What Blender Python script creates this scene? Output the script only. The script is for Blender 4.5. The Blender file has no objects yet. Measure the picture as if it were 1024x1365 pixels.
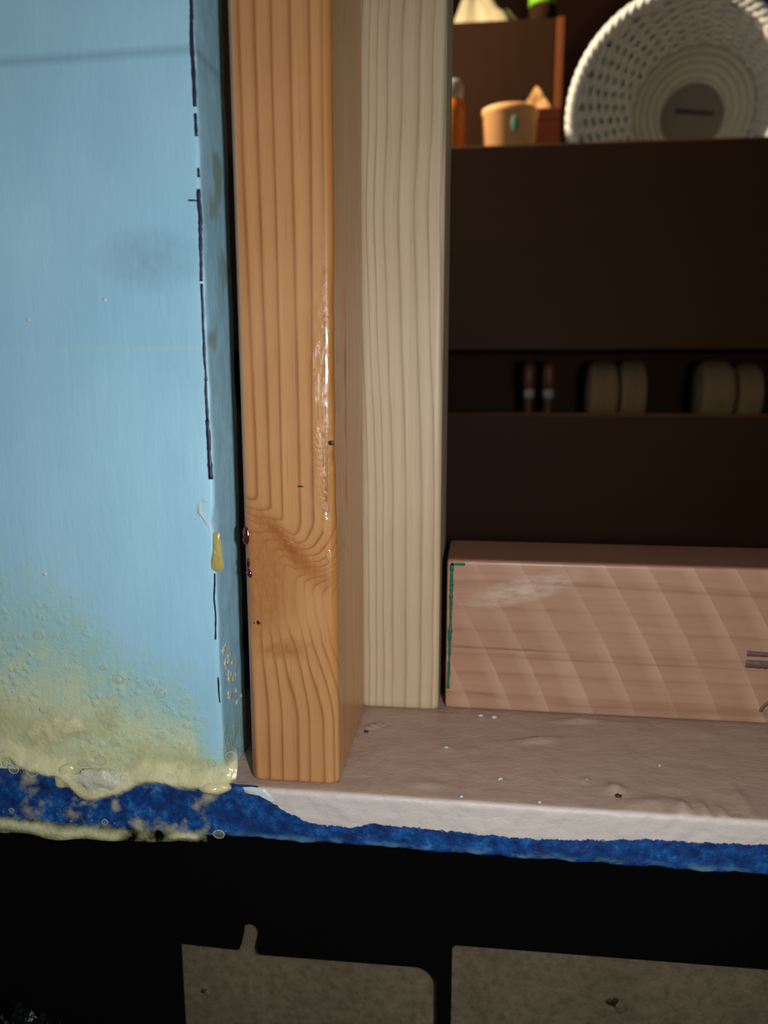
import bpy, bmesh, math, random
from mathutils import Vector, noise, Matrix
random.seed(7)
scn = bpy.context.scene
COL = scn.collection
R = math.radians

# ------------------------------------------------------------------ camera
cd = bpy.data.cameras.new('camera'); cam = bpy.data.objects.new('camera', cd); COL.objects.link(cam)
scn.camera = cam
cd.sensor_fit = 'HORIZONTAL'; cd.sensor_width = 36.0; cd.lens = 36.0 * 1050 / 1024
cam.location = (0, -0.36, 0.19)
cam.rotation_euler = (R(90 - 10.4), 0, R(6.9))
cd.clip_start = 0.01; cd.clip_end = 50
cd.dof.use_dof = True; cd.dof.focus_distance = 0.385; cd.dof.aperture_fstop = 9.0

# ------------------------------------------------------------------ light
w = bpy.data.worlds.new('world'); scn.world = w; w.use_nodes = True
bg = w.node_tree.nodes['Background']
bg.inputs[0].default_value = (0.80, 0.88, 1.0, 1); bg.inputs[1].default_value = 0.030

def lamp(name, kind, loc, target, energy, color, **kw):
    d = bpy.data.lights.new(name, kind); o = bpy.data.objects.new(name, d); COL.objects.link(o)
    o.location = loc
    o.rotation_euler = (Vector(target) - Vector(loc)).to_track_quat('-Z', 'Y').to_euler()
    d.energy = energy; d.color = color
    for k, v in kw.items(): setattr(d, k, v)
    return o
# the camera's flash, just beside the lens
lamp('camera_flash', 'AREA', (0.066, -0.365, 0.188), (-0.09, 0.0, 0.00), 1.24, (1.0, 0.985, 0.95), shape='DISK', size=0.022)
# daylight from a doorway far to the left
lamp('doorway_daylight', 'AREA', (-1.7, -0.75, 0.55), (-0.1, 0.0, 0.15), 2.6, (0.86, 0.93, 1.0), shape='RECTANGLE', size=0.6, size_y=1.3)
# the reading lamp over the storage shelf, behind the framed opening
lamp('shelf_lamp', 'SPOT', (-0.60, 0.625, 1.02), (0.18, 0.85, 0.56), 80.0, (1.0, 0.84, 0.62), spot_size=R(62), spot_blend=0.6, shadow_soft_size=0.05)

vs = scn.view_settings
scn.display_settings.display_device = 'sRGB'
vs.view_transform = 'Standard'; vs.look = 'None'; vs.exposure = 0.0; vs.gamma = 1.0; vs.use_curve_mapping = False

# ------------------------------------------------------------------ helpers
def lin(r, g, b):
    f = lambda c: (c / 255 / 12.92) if c / 255 <= 0.04045 else ((c / 255 + 0.055) / 1.055) ** 2.4
    return (f(r), f(g), f(b), 1.0)

class NT:
    def __init__(s, name):
        s.m = bpy.data.materials.new(name); s.m.use_nodes = True
        s.t = s.m.node_tree; s.t.nodes.clear()
        s.out = s.t.nodes.new('ShaderNodeOutputMaterial')
    def put(s, sock, v):
        if v is None: return
        if isinstance(v, bpy.types.NodeSocket): s.t.links.new(v, sock)
        else: sock.default_value = v
    def n(s, typ, ins=None, **props):
        nd = s.t.nodes.new('ShaderNode' + typ)
        for k, v in props.items(): setattr(nd, k, v)
        for k, v in (ins or {}).items(): s.put(nd.inputs[k], v)
        return nd
    def math(s, op, a, b=None, c=None, clamp=False):
        nd = s.n('Math', {0: a, 1: b, 2: c}, operation=op); nd.use_clamp = clamp
        return nd.outputs[0]
    def mix(s, f, a, b, blend='MIX'):
        nd = s.n('Mix', data_type='RGBA', blend_type=blend)
        s.put(nd.inputs[0], f); s.put(nd.inputs[6], a); s.put(nd.inputs[7], b)
        return nd.outputs[2]
    def ramp(s, f, stops, interp='LINEAR'):
        nd = s.n('ValToRGB'); s.put(nd.inputs[0], f); cr = nd.color_ramp; cr.interpolation = interp
        while len(cr.elements) < len(stops): cr.elements.new(0.5)
        for e, (p, c) in zip(cr.elements, stops):
            e.position = p; e.color = c if len(c) == 4 else (*c, 1)
        return nd.outputs[0]
    def val(s, f, stops):
        return s.n('RGBToBW', {0: s.ramp(f, [(p, (v, v, v, 1)) for p, v in stops])}).outputs[0]
    def coord(s, scale=(1, 1, 1), loc=(0, 0, 0), rot=(0, 0, 0)):
        tc = s.n('TexCoord')
        return s.n('Mapping', {0: tc.outputs['Object'], 1: loc, 2: rot, 3: scale}).outputs[0]
    def noise(s, vec, scale, detail=4, rough=0.55, out=0, dist=0.0):
        return s.n('TexNoise', {'Vector': vec, 'Scale': scale, 'Detail': detail, 'Roughness': rough, 'Distortion': dist}).outputs[out]
    def attr(s, name):
        return s.n('Attribute', attribute_name=name).outputs['Fac']
    def xyz(s):
        return s.n('SeparateXYZ', {0: s.n('TexCoord').outputs['Object']}).outputs
    def bump(s, h, strength, dist=0.001, normal=None):
        return s.n('Bump', {'Height': h, 'Strength': strength, 'Distance': dist, 'Normal': normal}).outputs[0]
    def bsdf(s, color, rough=0.5, normal=None, spec=0.5, coat=0.0, coat_rough=0.1, alpha=None, **kw):
        p = s.n('BsdfPrincipled', {'Base Color': color, 'Roughness': rough, 'Specular IOR Level': spec,
                                   'Coat Weight': coat, 'Coat Roughness': coat_rough})
        s.put(p.inputs['Normal'], normal)
        if alpha is not None: s.put(p.inputs['Alpha'], alpha)
        for k, v in kw.items(): s.put(p.inputs[k.replace('_', ' ')], v)
        s.t.links.new(p.outputs[0], s.out.inputs[0])
        return s.m

def mesh(name, V, F, mat=None, parent=None, smooth=True, attrs=None, loc=None):
    me = bpy.data.meshes.new(name); me.from_pydata([tuple(v) for v in V], [], F); me.update()
    bm = bmesh.new(); bm.from_mesh(me); bmesh.ops.recalc_face_normals(bm, faces=bm.faces); bm.to_mesh(me); bm.free()
    if smooth: me.polygons.foreach_set('use_smooth', [True] * len(me.polygons))
    for k, vals in (attrs or {}).items():
        a = me.attributes.new(k, 'FLOAT', 'POINT'); a.data.foreach_set('value', vals)
    o = bpy.data.objects.new(name, me); COL.objects.link(o)
    if mat: me.materials.append(mat)
    if parent: o.parent = parent
    if loc: o.location = loc
    return o

def tag(o, label, cat, group=None):
    o['label'] = label; o['category'] = cat
    if group: o['group'] = group
    return o
def empty(name, loc, label, cat, group=None):
    o = bpy.data.objects.new(name, None); COL.objects.link(o); o.location = loc; o.empty_display_size = 0.02
    return tag(o, label, cat, group)

def span(a, b, step):
    n = max(1, int(round((b - a) / step)))
    return [a + (b - a) * i / n for i in range(n + 1)]

def rrect(u0, u1, v0, v1, r, step, ns=5):
    """rounded rectangle outline, ccw"""
    P = []
    for (cu, cv, a0) in ((u1 - r, v0 + r, -90), (u1 - r, v1 - r, 0), (u0 + r, v1 - r, 90), (u0 + r, v0 + r, 180)):
        arc = [(cu + r * math.cos(R(a0 + 90 * i / ns)), cv + r * math.sin(R(a0 + 90 * i / ns))) for i in range(ns + 1)]
        if P:
            (pu, pv), (qu, qv) = P[-1], arc[0]
            n = int(max(abs(qu - pu), abs(qv - pv)) / step)
            P += [(pu + (qu - pu) * k / n, pv + (qv - pv) * k / n) for k in range(1, n)] if n > 1 else []
        P += arc
    (pu, pv), (qu, qv) = P[-1], P[0]
    n = int(max(abs(qu - pu), abs(qv - pv)) / step)
    P += [(pu + (qu - pu) * k / n, pv + (qv - pv) * k / n) for k in range(1, n)] if n > 1 else []
    return P

def loft(rings, caps=True):
    V, F = [], []; n = len(rings[0])
    for r in rings: V += r
    for i in range(len(rings) - 1):
        for j in range(n):
            k = (j + 1) % n
            F.append((i * n + j, i * n + k, (i + 1) * n + k, (i + 1) * n + j))
    if caps:
        F.append(tuple(range(n - 1, -1, -1))); F.append(tuple((len(rings) - 1) * n + j for j in range(n)))
    return V, F

def beam(u0, u1, v0, v1, w0, w1, r, ustep, wstep, axis='Z', e=0.0015):
    """a sawn timber with eased edges; the outline runs in (u,v), the length along w"""
    base = rrect(u0, u1, v0, v1, r, ustep)
    cu, cv = (u0 + u1) / 2, (v0 + v1) / 2
    su, sv = 1 - 2 * e / (u1 - u0), 1 - 2 * e / (v1 - v0)
    ws = [(w0, 1.0), (w0 + e * .35, .35)] + [(x, 0) for x in span(w0 + e, w1 - e, wstep)] + [(w1 - e * .35, .35), (w1, 1.0)]
    rings = []
    for ww, k in ws:
        ring = []
        for (u, v) in base:
            uu = cu + (u - cu) * (1 + (su - 1) * k); vv = cv + (v - cv) * (1 + (sv - 1) * k)
            ring.append((uu, vv, ww) if axis == 'Z' else (ww, uu, vv))
        rings.append(ring)
    return loft(rings)

def box(x0, x1, y0, y1, z0, z1, b=0.002):
    return beam(x0, x1, y0, y1, z0, z1, b, 9, 9, 'Z', b)

def lathe(profile, n=40, center=(0, 0, 0)):
    cx, cy, cz = center
    rings = [[(cx + r * math.cos(2 * math.pi * j / n), cy + r * math.sin(2 * math.pi * j / n), cz + z) for j in range(n)] for r, z in profile]
    return loft(rings)

def fn(x, y, z, s, seed=0):  # smooth noise -1..1
    return noise.noise(Vector((x * s + seed, y * s - seed * 1.7, z * s + seed * .6)))
def fbm(x, y, z, s, seed=0):
    return fn(x, y, z, s, seed) + .5 * fn(x, y, z, 2.1 * s, seed + 9) + .25 * fn(x, y, z, 4.3 * s, seed + 5)
def sst(a, b, x):
    t = min(1, max(0, (x - a) / (b - a))); return t * t * (3 - 2 * t)
def table(T, x):
    if x <= T[0][0]: return T[0][1]
    for (a, p), (b, q) in zip(T, T[1:]):
        if x <= b: return p + (q - p) * (x - a) / (b - a)
    return T[-1][1]

# ------------------------------------------------------------------ materials
def wood(name, light, mid, dark, fibre_scale, fibre_amt=0.25, rough=0.45, coat=0.0, coat_rough=.1, ring_noise=0.25, contrast=1.0, extra=None, bump=0.25, damp=None):
    t = NT(name)
    co = t.coord(fibre_scale)
    nz = t.noise(co, 1.0, 5, .6)
    co2 = t.n('VectorMath', {0: co, 1: (4.3, 4.3, 4.3)}, operation='MULTIPLY').outputs[0]
    nz2 = t.noise(co2, 1.0, 4, .7)
    pore = t.val(nz2, [(.30, .78), (.42, 1.0), (.62, 1.0), (.8, 1.12)])
    big = t.noise(t.coord((1, 1, 1)), 22, 3)
    ring = t.math('ADD', t.attr('ring'), t.math('MULTIPLY', t.math('SUBTRACT', nz, .5), ring_noise))
    fr = t.math('FRACT', ring)
    late = t.val(fr, [(0.0, .30), (.10, .03), (.55, .08), (.76, .35), (.89, 1.0), (.94, .9), (1.0, .30)])
    late = t.math('MULTIPLY', late, contrast)
    if damp: late = t.math('MULTIPLY', late, t.math('SUBTRACT', 1, t.math('MULTIPLY', t.attr(damp), .88)))
    late = t.math('MULTIPLY', late, t.math('ADD', .45, t.math('MULTIPLY', big, 1.1)), clamp=True)
    c = t.mix(late, t.mix(big, light, mid), dark)
    fib = t.math('MULTIPLY', t.math('ADD', 1 - fibre_amt * .5, t.math('MULTIPLY', nz, fibre_amt)), pore)
    fib = t.n('CombineXYZ', {0: fib, 1: fib, 2: fib}).outputs[0]
    c = t.mix(1.0, c, fib, 'MULTIPLY')
    rr = rough; nrm = t.bump(t.math('ADD', nz, t.math('MULTIPLY', late, -.4)), bump, .0006)
    if extra: c, rr, nrm, coat = extra(t, c, rr, nrm, coat)
    return t.bsdf(c, rr, nrm, coat=coat, coat_rough=coat_rough)

def strip_extra(t, c, rr, nrm, coat):
    k = t.attr('knot'); g = t.attr('gloss')
    speck = t.noise(t.coord(), 420, 4, .7)
    kk = t.math('MULTIPLY', k, t.math('ADD', .45, t.math('MULTIPLY', speck, .9)), clamp=True)
    c = t.mix(kk, c, lin(150, 84, 34))
    c = t.mix(t.math('MULTIPLY', t.attr('amber'), .75), c, lin(168, 110, 38))
    rr = t.math('SUBTRACT', .42, t.math('MULTIPLY', g, .30))
    lump = t.noise(t.coord((1, 1, .40)), 620, 4, .65)
    nrm = t.bump(lump, t.math('MULTIPLY', t.math('MAXIMUM', g, t.math('MULTIPLY', k, .7)), .75), .0012, nrm)
    return c, rr, nrm, t.math('ADD', .25, t.math('MULTIPLY', g, .75))

M = {}
M['stained'] = wood('stained_fir', lin(200, 150, 102), lin(190, 136, 86), lin(146, 92, 46), (330, 330, 9), .34, .42, .25, .12, .22, .80, strip_extra, damp='plain')
M['pine'] = wood('pale_pine', lin(206, 188, 160), lin(198, 176, 144), lin(156, 126, 90), (380, 380, 7), .34, .45, .0, .2, .12, .62, bump=.18)

def board_extra(t, c, rr, nrm, coat):
    x, y, z = t.xyz()
    # planer chatter: slanting, slightly bent pale bands
    bend = t.math('MULTIPLY', t.math('MULTIPLY', z, z), 1.3)
    u = t.math('ADD', x, t.math('ADD', t.math('MULTIPLY', z, .40), bend))
    nz = t.noise(t.coord((1, 1, 1)), 60, 2)
    wob = t.math('MULTIPLY', t.noise(t.n('CombineXYZ', {0: u}).outputs[0], 30, 1), .9)
    fr = t.math('FRACT', t.math('ADD', t.math('DIVIDE', u, .0225), wob))
    band = t.val(fr, [(0, 0), (.10, .35), (.30, .75), (.40, 1), (.425, .05), (1, 0)])
    fade = t.noise(t.coord((1, 1, 1), (3, 1, 2)), 24, 3)
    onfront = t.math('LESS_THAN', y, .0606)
    band = t.math('MULTIPLY', t.math('MULTIPLY', band, onfront), t.val(fade, [(.30, .15), (.62, 1)]))
    c = t.mix(t.math('MULTIPLY', band, .46), c, lin(214, 182, 158))
    # worn waxy scuff near the sawn end, its white sheen painted in
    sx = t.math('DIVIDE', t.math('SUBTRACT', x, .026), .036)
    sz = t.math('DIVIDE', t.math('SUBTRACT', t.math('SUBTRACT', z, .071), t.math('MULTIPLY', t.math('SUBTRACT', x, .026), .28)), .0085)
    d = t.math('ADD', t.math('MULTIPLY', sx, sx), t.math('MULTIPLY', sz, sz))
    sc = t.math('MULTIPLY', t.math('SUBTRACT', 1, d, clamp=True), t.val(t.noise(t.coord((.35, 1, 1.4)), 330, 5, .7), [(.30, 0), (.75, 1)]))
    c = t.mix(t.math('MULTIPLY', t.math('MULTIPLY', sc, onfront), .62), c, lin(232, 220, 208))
    # brown pitch streaks along the length
    for z0, sl, wd, x0, x1, amt in ((.0370, -.012, .0011, -.03, .062, .7), (.0322, -.01, .0012, .01, .2, .3), (.0765, -.035, .0016, .03, .2, .38),
                                    (.0105, -.14, .0016, -.012, .03, .5), (.006, 0, .004, .03, .3, .35)):
        zz = t.math('DIVIDE', t.math('ABSOLUTE', t.math('SUBTRACT', z, t.math('ADD', z0, t.math('MULTIPLY', x, sl)))), wd)
        s = t.math('SUBTRACT', 1, zz, clamp=True)
        s = t.math('MULTIPLY', s, t.math('MULTIPLY', t.val(t.n('MapRange', {0: x, 1: x0, 2: x0 + .02}).outputs[0], [(0, 0), (1, 1)]),
                                         t.val(t.n('MapRange', {0: x, 1: x1 - .03, 2: x1}).outputs[0], [(0, 1), (1, 0)])))
        s = t.math('MULTIPLY', s, t.val(t.noise(t.coord((30, 1, 500)), 1, 4), [(.3, .3), (.6, 1)]))
        c = t.mix(t.math('MULTIPLY', s, amt), c, lin(104, 60, 34))
    c = t.mix(t.math('MULTIPLY', t.math('SUBTRACT', 1, onfront), .55), c, lin(146, 92, 74))   # redder heartwood off the front, darkened to paint in the top's shade
    return c, rr, nrm, coat
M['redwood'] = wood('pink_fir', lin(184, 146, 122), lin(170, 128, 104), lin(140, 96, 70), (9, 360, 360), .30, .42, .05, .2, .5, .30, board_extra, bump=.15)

# blue insulation foam
def mk_foam():
    t = NT('blue_foam')
    x, y, z = t.xyz()
    n1 = t.noise(t.coord((1, 1, .35)), 420, 3); n2 = t.noise(t.coord((1, 1, .5)), 35, 3); n3 = t.noise(t.coord(), 9, 2)
    c = t.ramp(n3, [(.3, lin(158, 210, 238)), (.7, lin(174, 225, 248))])
    c = t.mix(t.val(n2, [(.35, 0), (.75, .35)]), c, lin(138, 192, 224))
    # extrusion seams
    def line(z0, wd, sl):
        return t.math('SUBTRACT', 1, t.math('DIVIDE', t.math('ABSOLUTE', t.math('SUBTRACT', z, t.math('ADD', z0, t.math('MULTIPLY', x, sl)))), wd), clamp=True)
    c = t.mix(t.math('MULTIPLY', line(.1990, .0016, .008), .35), c, lin(176, 216, 226))
    c = t.mix(t.math('MULTIPLY', line(.3155, .003, .02), .35), c, lin(84, 120, 142))
    # grey hand smudge
    dx = t.math('DIVIDE', t.math('ADD', x, .138), .026); dz = t.math('DIVIDE', t.math('SUBTRACT', z, .234), .015)
    d = t.math('SUBTRACT', 1, t.math('ADD', t.math('MULTIPLY', dx, dx), t.math('MULTIPLY', dz, dz)), clamp=True)
    c = t.mix(t.math('MULTIPLY', t.math('MULTIPLY', d, t.val(t.noise(t.coord(), 120, 4), [(.30, .3), (.8, 1)])), .45), c, lin(104, 136, 150))
    # stains on the cut side
    onside = t.math('GREATER_THAN', y, -.0325)
    st = t.val(t.noise(t.coord((1, 1, .7), (4, 0, 0)), 38, 2), [(.60, 0), (.66, 1)])
    c = t.mix(t.math('MULTIPLY', t.math('MULTIPLY', st, onside), .6), c, lin(136, 144, 96))
    dirt = t.val(t.noise(t.coord(), 160, 5, .7), [(.4, 0), (.7, 1)])
    c = t.mix(t.math('MULTIPLY', t.math('MULTIPLY', dirt, onside), .25), c, lin(126, 150, 176))
    # film of dried adhesive
    g = t.attr('glue'); nz = t.noise(t.coord(), 95, 5, .65); nf = t.noise(t.coord(), 520, 3, .6)
    gg = t.math('ADD', g, t.math('ADD', t.math('MULTIPLY', t.math('SUBTRACT', nz, .5), .9), t.math('MULTIPLY', t.math('SUBTRACT', nf, .5), .35)))
    film = t.val(gg, [(.10, 0), (.60, 1)]); thick = t.val(gg, [(.60, 0), (1.0, 1)])
    film = t.math('MULTIPLY', film, t.math('GREATER_THAN', g, .001)); thick = t.math('MULTIPLY', thick, t.math('GREATER_THAN', g, .001))
    c = t.mix(t.math('MULTIPLY', film, .60), c, lin(176, 212, 186))
    c = t.mix(t.math('MULTIPLY', thick, .70), c, lin(222, 224, 172))
    rr = t.math('SUBTRACT', .46, t.math('MULTIPLY', film, .32))
    vor = t.n('TexVoronoi', {'Vector': t.coord(), 'Scale': 420.0}).outputs[0]
    nrm = t.bump(t.math('ADD', t.math('ADD', t.math('MULTIPLY', n1, .6), n2), t.noise(t.coord((1, 1, .12)), 240, 4, .6)), .34, .0007)
    vb = t.n('TexVoronoi', {'Vector': t.coord(), 'Scale': 260.0}).outputs[0]
    dome = t.val(vb, [(0, 1), (.25, .9), (.42, .45), (.5, 0), (.56, .18), (.7, 0)])
    dome = t.math('MULTIPLY', dome, t.val(t.noise(t.coord(), 75, 2), [(.45, 0), (.6, 1)]))
    nrm = t.bump(t.math('ADD', t.math('MULTIPLY', dome, 1.2), t.noise(t.coord(), 900, 4, .7)), t.math('MULTIPLY', film, .42), .0009, nrm)
    return t.bsdf(c, rr, nrm, spec=.55)
M['foam'] = mk_foam()

def mk_glue():
    t = NT('dried_adhesive')
    th = t.attr('thick'); nz = t.noise(t.coord(), 260, 5, .65); n2 = t.noise(t.coord(), 70, 3)
    c = t.ramp(n2, [(.3, lin(206, 206, 158)), (.55, lin(226, 222, 176)), (.75, lin(242, 238, 208))])
    a = t.math('ADD', t.math('MULTIPLY', th, 1.15), t.math('MULTIPLY', t.math('SUBTRACT', nz, .5), .8))
    a = t.val(a, [(.12, 0), (.90, .86)])
    nrm = t.bump(t.math('ADD', nz, t.n('TexVoronoi', {'Vector': t.coord(), 'Scale': 520.0}).outputs[0]), .35, .0008)
    return t.bsdf(c, .22, nrm, alpha=a, spec=.5)
M['glue'] = mk_glue()
def plain(name, col, rough=.5, amt=.12, scale=120, bump=.2, spec=.5, metal=0.0, stretch=(1, 1, 1), coat=0.0):
    t = NT(name); nz = t.noise(t.coord(stretch), scale, 4)
    f = t.math('ADD', 1 - amt, t.math('MULTIPLY', nz, 2 * amt)); f = t.n('CombineXYZ', {0: f, 1: f, 2: f}).outputs[0]
    return t.bsdf(t.mix(1.0, col, f, 'MULTIPLY'), rough, t.bump(nz, bump, .0008), spec=spec, Metallic=metal, coat=coat)
M['glue_solid'] = plain('adhesive_lump', lin(212, 204, 160), .16, .16, 420, .5)
M['glue_grey'] = plain('adhesive_foamy_lump', lin(204, 206, 186), .16, .28, 640, .8)
M['resin_old'] = plain('old_amber_adhesive', lin(176, 164, 96), .28, .15, 300, .3)
t = NT('bubble_skin'); M['bubble'] = t.bsdf(lin(214, 212, 190), .08, alpha=.14, spec=.8)
t = NT('bubble_rim'); M['bubble_rim'] = t.bsdf(lin(236, 236, 216), .12, alpha=.40, spec=.6)
M['pen'] = plain('navy_pen', lin(38, 36, 66), .45, .3, 400)
M['green_pen'] = plain('green_marker', lin(30, 98, 74), .5, .35, 420)
M['stamp'] = plain('stamp_ink', lin(108, 84, 74), .55, .35, 500)
M['resin'] = plain('pitch_drop', lin(72, 26, 14), .06, .2, 200, .1, coat=1.0)
M['dark_pit'] = plain('pitch_pocket', lin(50, 34, 22), .4, .2, 300)
M['white_paint'] = plain('white_paint_dab', lin(196, 208, 212), .35, .06, 300)

def mk_sill():
    t = NT('painted_sill')
    wv = t.attr('paint'); nz = t.noise(t.coord(), 210, 5, .7); nf = t.noise(t.coord((1, 1, 1)), 640, 3)
    mask = t.math('ADD', wv, t.math('ADD', t.math('MULTIPLY', t.math('SUBTRACT', nz, .5), .0042), t.math('MULTIPLY', t.math('SUBTRACT', nf, .5), .0016)))
    isblue = t.val(t.n('MapRange', {0: mask, 1: -.0002, 2: .0002}).outputs[0], [(0, 1), (1, 0)])
    n2 = t.noise(t.coord(), 60, 4)
    paint = t.ramp(n2, [(.3, lin(172, 148, 134)), (.7, lin(184, 160, 146))])
    x, y, z = t.xyz()
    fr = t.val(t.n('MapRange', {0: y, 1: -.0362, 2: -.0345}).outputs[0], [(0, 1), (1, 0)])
    paint = t.mix(t.math('MULTIPLY', fr, .8), paint, lin(214, 208, 204))  # front paler than the top: its stronger light is put into the colour
    b1 = t.noise(t.coord((1, 1, 1)), 170, 6, .72); b2 = t.noise(t.coord((1, 1, 1)), 40, 3)
    blue = t.ramp(b1, [(.30, lin(10, 30, 74)), (.5, lin(14, 62, 128)), (.60, lin(20, 92, 164)), (.76, lin(80, 146, 188))])
    blue = t.mix(t.val(b2, [(.4, 0), (.7, .35)]), blue, lin(16, 44, 96))
    low = t.math('MULTIPLY', t.val(t.n('MapRange', {0: z, 1: -.0262, 2: -.0215}).outputs[0], [(0, 1), (1, 0)]), t.val(t.noise(t.coord((.5, 1, 1)), 190, 4), [(.48, 0), (.62, 1)]))
    blue = t.mix(t.math('MULTIPLY', low, .7), blue, lin(120, 168, 178))
    c = t.mix(isblue, paint, blue)
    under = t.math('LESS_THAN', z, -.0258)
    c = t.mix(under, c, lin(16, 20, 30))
    fine = t.noise(t.coord((.7, 1, 1)), 330, 5, .65)
    nrm = t.bump(t.math('ADD', fine, t.math('MULTIPLY', b1, isblue)), .46, .0013)
    rr = t.math('ADD', .40, t.math('MULTIPLY', isblue, .12))
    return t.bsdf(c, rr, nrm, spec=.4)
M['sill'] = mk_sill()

M['black'] = plain('black_plastic', (.0022, .0023, .0022, 1), .75, .3, 300, .2, spec=.08)
t = NT('fibreboard'); na = t.noise(t.coord(), 160, 6, .7); nb = t.noise(t.coord(), 26, 3)
cc = t.ramp(na, [(.25, lin(96, 86, 66)), (.5, lin(128, 116, 94)), (.78, lin(150, 138, 112))])
cc = t.mix(t.val(nb, [(.35, .0), (.75, .45)]), cc, lin(92, 80, 62))
M['fibre'] = t.bsdf(cc, .85, t.bump(na, .5, .002), spec=.15)
M['bag'] = plain('black_crinkled_film', (.004, .005, .005, 1), .16, .3, 500, .8)
M['twig'] = plain('dark_stick', lin(96, 78, 54), .7)
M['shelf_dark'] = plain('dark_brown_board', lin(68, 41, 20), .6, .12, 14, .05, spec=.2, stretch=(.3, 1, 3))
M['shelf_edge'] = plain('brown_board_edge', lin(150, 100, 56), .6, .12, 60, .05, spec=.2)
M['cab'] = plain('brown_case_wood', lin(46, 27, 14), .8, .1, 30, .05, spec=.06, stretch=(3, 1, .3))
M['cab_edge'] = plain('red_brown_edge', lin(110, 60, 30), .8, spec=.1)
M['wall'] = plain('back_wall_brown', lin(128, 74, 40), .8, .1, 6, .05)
M['floor'] = plain('floor_dark_concrete', lin(62, 56, 50), .8, .15, 12)
M['white_wicker'] = plain('white_wicker', lin(224, 220, 208), .5, .14, 90, .3)
M['weave_backing'] = plain('wicker_backing', lin(120, 104, 84), .7, .2, 120)
M['liner'] = plain('basket_base', lin(214, 206, 184), .7, .12, 60)
M['tag_paper'] = plain('grey_tag', lin(126, 112, 92), .7, .06, 90)
M['tag_ink'] = plain('tag_ink', lin(48, 44, 40), .6)
M['orange'] = plain('orange_plastic', lin(214, 118, 30), .4, .06)
M['cap'] = plain('grey_cap', lin(170, 164, 146), .5, .06)
M['tan'] = plain('tan_clay', lin(222, 160, 96), .7, .10, 50)
M['teal'] = plain('teal_print', lin(70, 124, 96), .6)
M['kraft'] = plain('kraft_paper', lin(196, 144, 84), .8, .12, 70)
M['redbox'] = plain('red_brown_card', lin(76, 33, 14), .8, .1, spec=.1)
M['cream'] = plain('cream_cloth', lin(176, 160, 122), .9, .12, 70)
M['lime'] = plain('lime_plastic', lin(126, 182, 36), .4, .06)
M['twine'] = plain('twine', lin(150, 120, 84), .9, .3, 260, .4)
M['amber'] = plain('amber_plastic', lin(104, 62, 28), .4, .1)
M['maroon'] = plain('maroon_cloth', lin(96, 22, 20), .8)

# ------------------------------------------------------------------ setting
def struct(o): o['kind'] = 'structure'; return o
FZ = -0.62
V, F = box(-2.2, 2.2, -1.6, 1.52, FZ - .05, FZ); struct(mesh('floor', V, F, M['floor'], smooth=False))
V, F = box(-2.2, 2.2, 1.45, 1.52, FZ, 2.2); struct(mesh('wall_back', V, F, M['wall'], smooth=False))

# ------------------------------------------------------------------ painted sill
white_edge = [(-.112, .004), (-.1035, .0015), (-.0987, .0004), (-.0901, -.0072), (-.0831, -.0109), (-.071, -.0160), (-.0535, -.0160), (-.0432, -.0138), (-.0227, -.0146),
              (-.0025, -.0149), (.024, -.0156), (.0564, -.014), (.0754, -.0122), (.1036, -.0116), (.1263, -.0108), (.3, -.011)]
prof = []            # (y, z) outline: back, top, rounded nose, front, underside
prof += [(y, 0.0) for y in reversed(span(-.0345, .135, .0022))]
prof += [(-.0345 - .0025 * math.sin(R(a)), -.0025 + .0025 * math.cos(R(a))) for a in (22, 45, 68, 90)]
prof += [(-.037, z) for z in reversed(span(-.0245, -.0035, .0011))]
prof += [(-.0364, -.0255), (-.034, -.0262), (0, -.0262), (.135, -.0262)]
lumps = [(-.0524, .0329, .0045, .0016, .0016, .5), (-.046, .0305, .003, .001, .0012, .4), (.034, .0265, .013, .0022, .0013, .28), (.0652, -.0178, .0035, .0035, .0016, 0),
         (.0779, -.0285, .009, .0042, .0013, .2), (.0918, -.0309, .003, .005, .0018, 0), (.101, -.031, .0015, .006, .0014, 0), (.108, -.032, .0012, .005, .0014, 0),
         (.0132, -.016, .0014, .0011, .0012, 0), (.0525, -.0119, .0018, .0012, .0012, .6), (-.0132, .012, .0035, .002, .0007, 0), (0, .012, .003, .002, .0006, 0),
         (.0567, .0525, .012, .0016, .0013, .1), (-.02, -.024, .008, .003, .0007, 0), (.12, -.02, .002, .012, .0007, 0), (.004, .05, .002, .0012, .0012, 0), (.012, .0505, .002, .0012, .0013, 0)]
rings, pa = [], []
for x in span(-.50, .50, .0017):
    ring = []
    wob = .0006 * fn(x, 0, 0, 40, 3)
    ze = table(white_edge, x)
    for (y, z) in prof:
        dz = dy = 0.0
        if z > -.003:
            dz = .00035 * fbm(x * .5, y, 0, 120, 2) + .0006 * fn(x, y, 0, 26, 8)
            for (lx, ly, a, b, h, sl) in lumps:
                ddx = x - lx; ddy = y - ly - sl * ddx
                q = (ddx / a) ** 2 + (ddy / b) ** 2
                if q < 6: dz += 1.7 * h * math.exp(-q)
            dz *= sst(-.037, -.032, y) * .8 + .2
            if y > .055: dz = min(dz, 0) * .3 - .0002
        if y < -.030 and z > -.0257:
            dy = wob + .00045 * fbm(x, 0, z, 150, 4)
            if z < -.020: dz += .0012 * fbm(x, 0, 0, 90, 6)
        ring.append((x, y + dy, z + dz))
        pa.append(z - ze if z > -.02 else -.01)
        if z > -.0005 and y > -.034: pa[-1] = .008 + (x + .102) * .25 if x < -.1 else .01
    rings.append(ring)
V, F = loft(rings)
sill = tag(mesh('window_sill', V, F, M['sill'], attrs={'paint': pa}), 'beige painted sill with lumpy brush marks and a blue lower front edge', 'sill')

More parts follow.
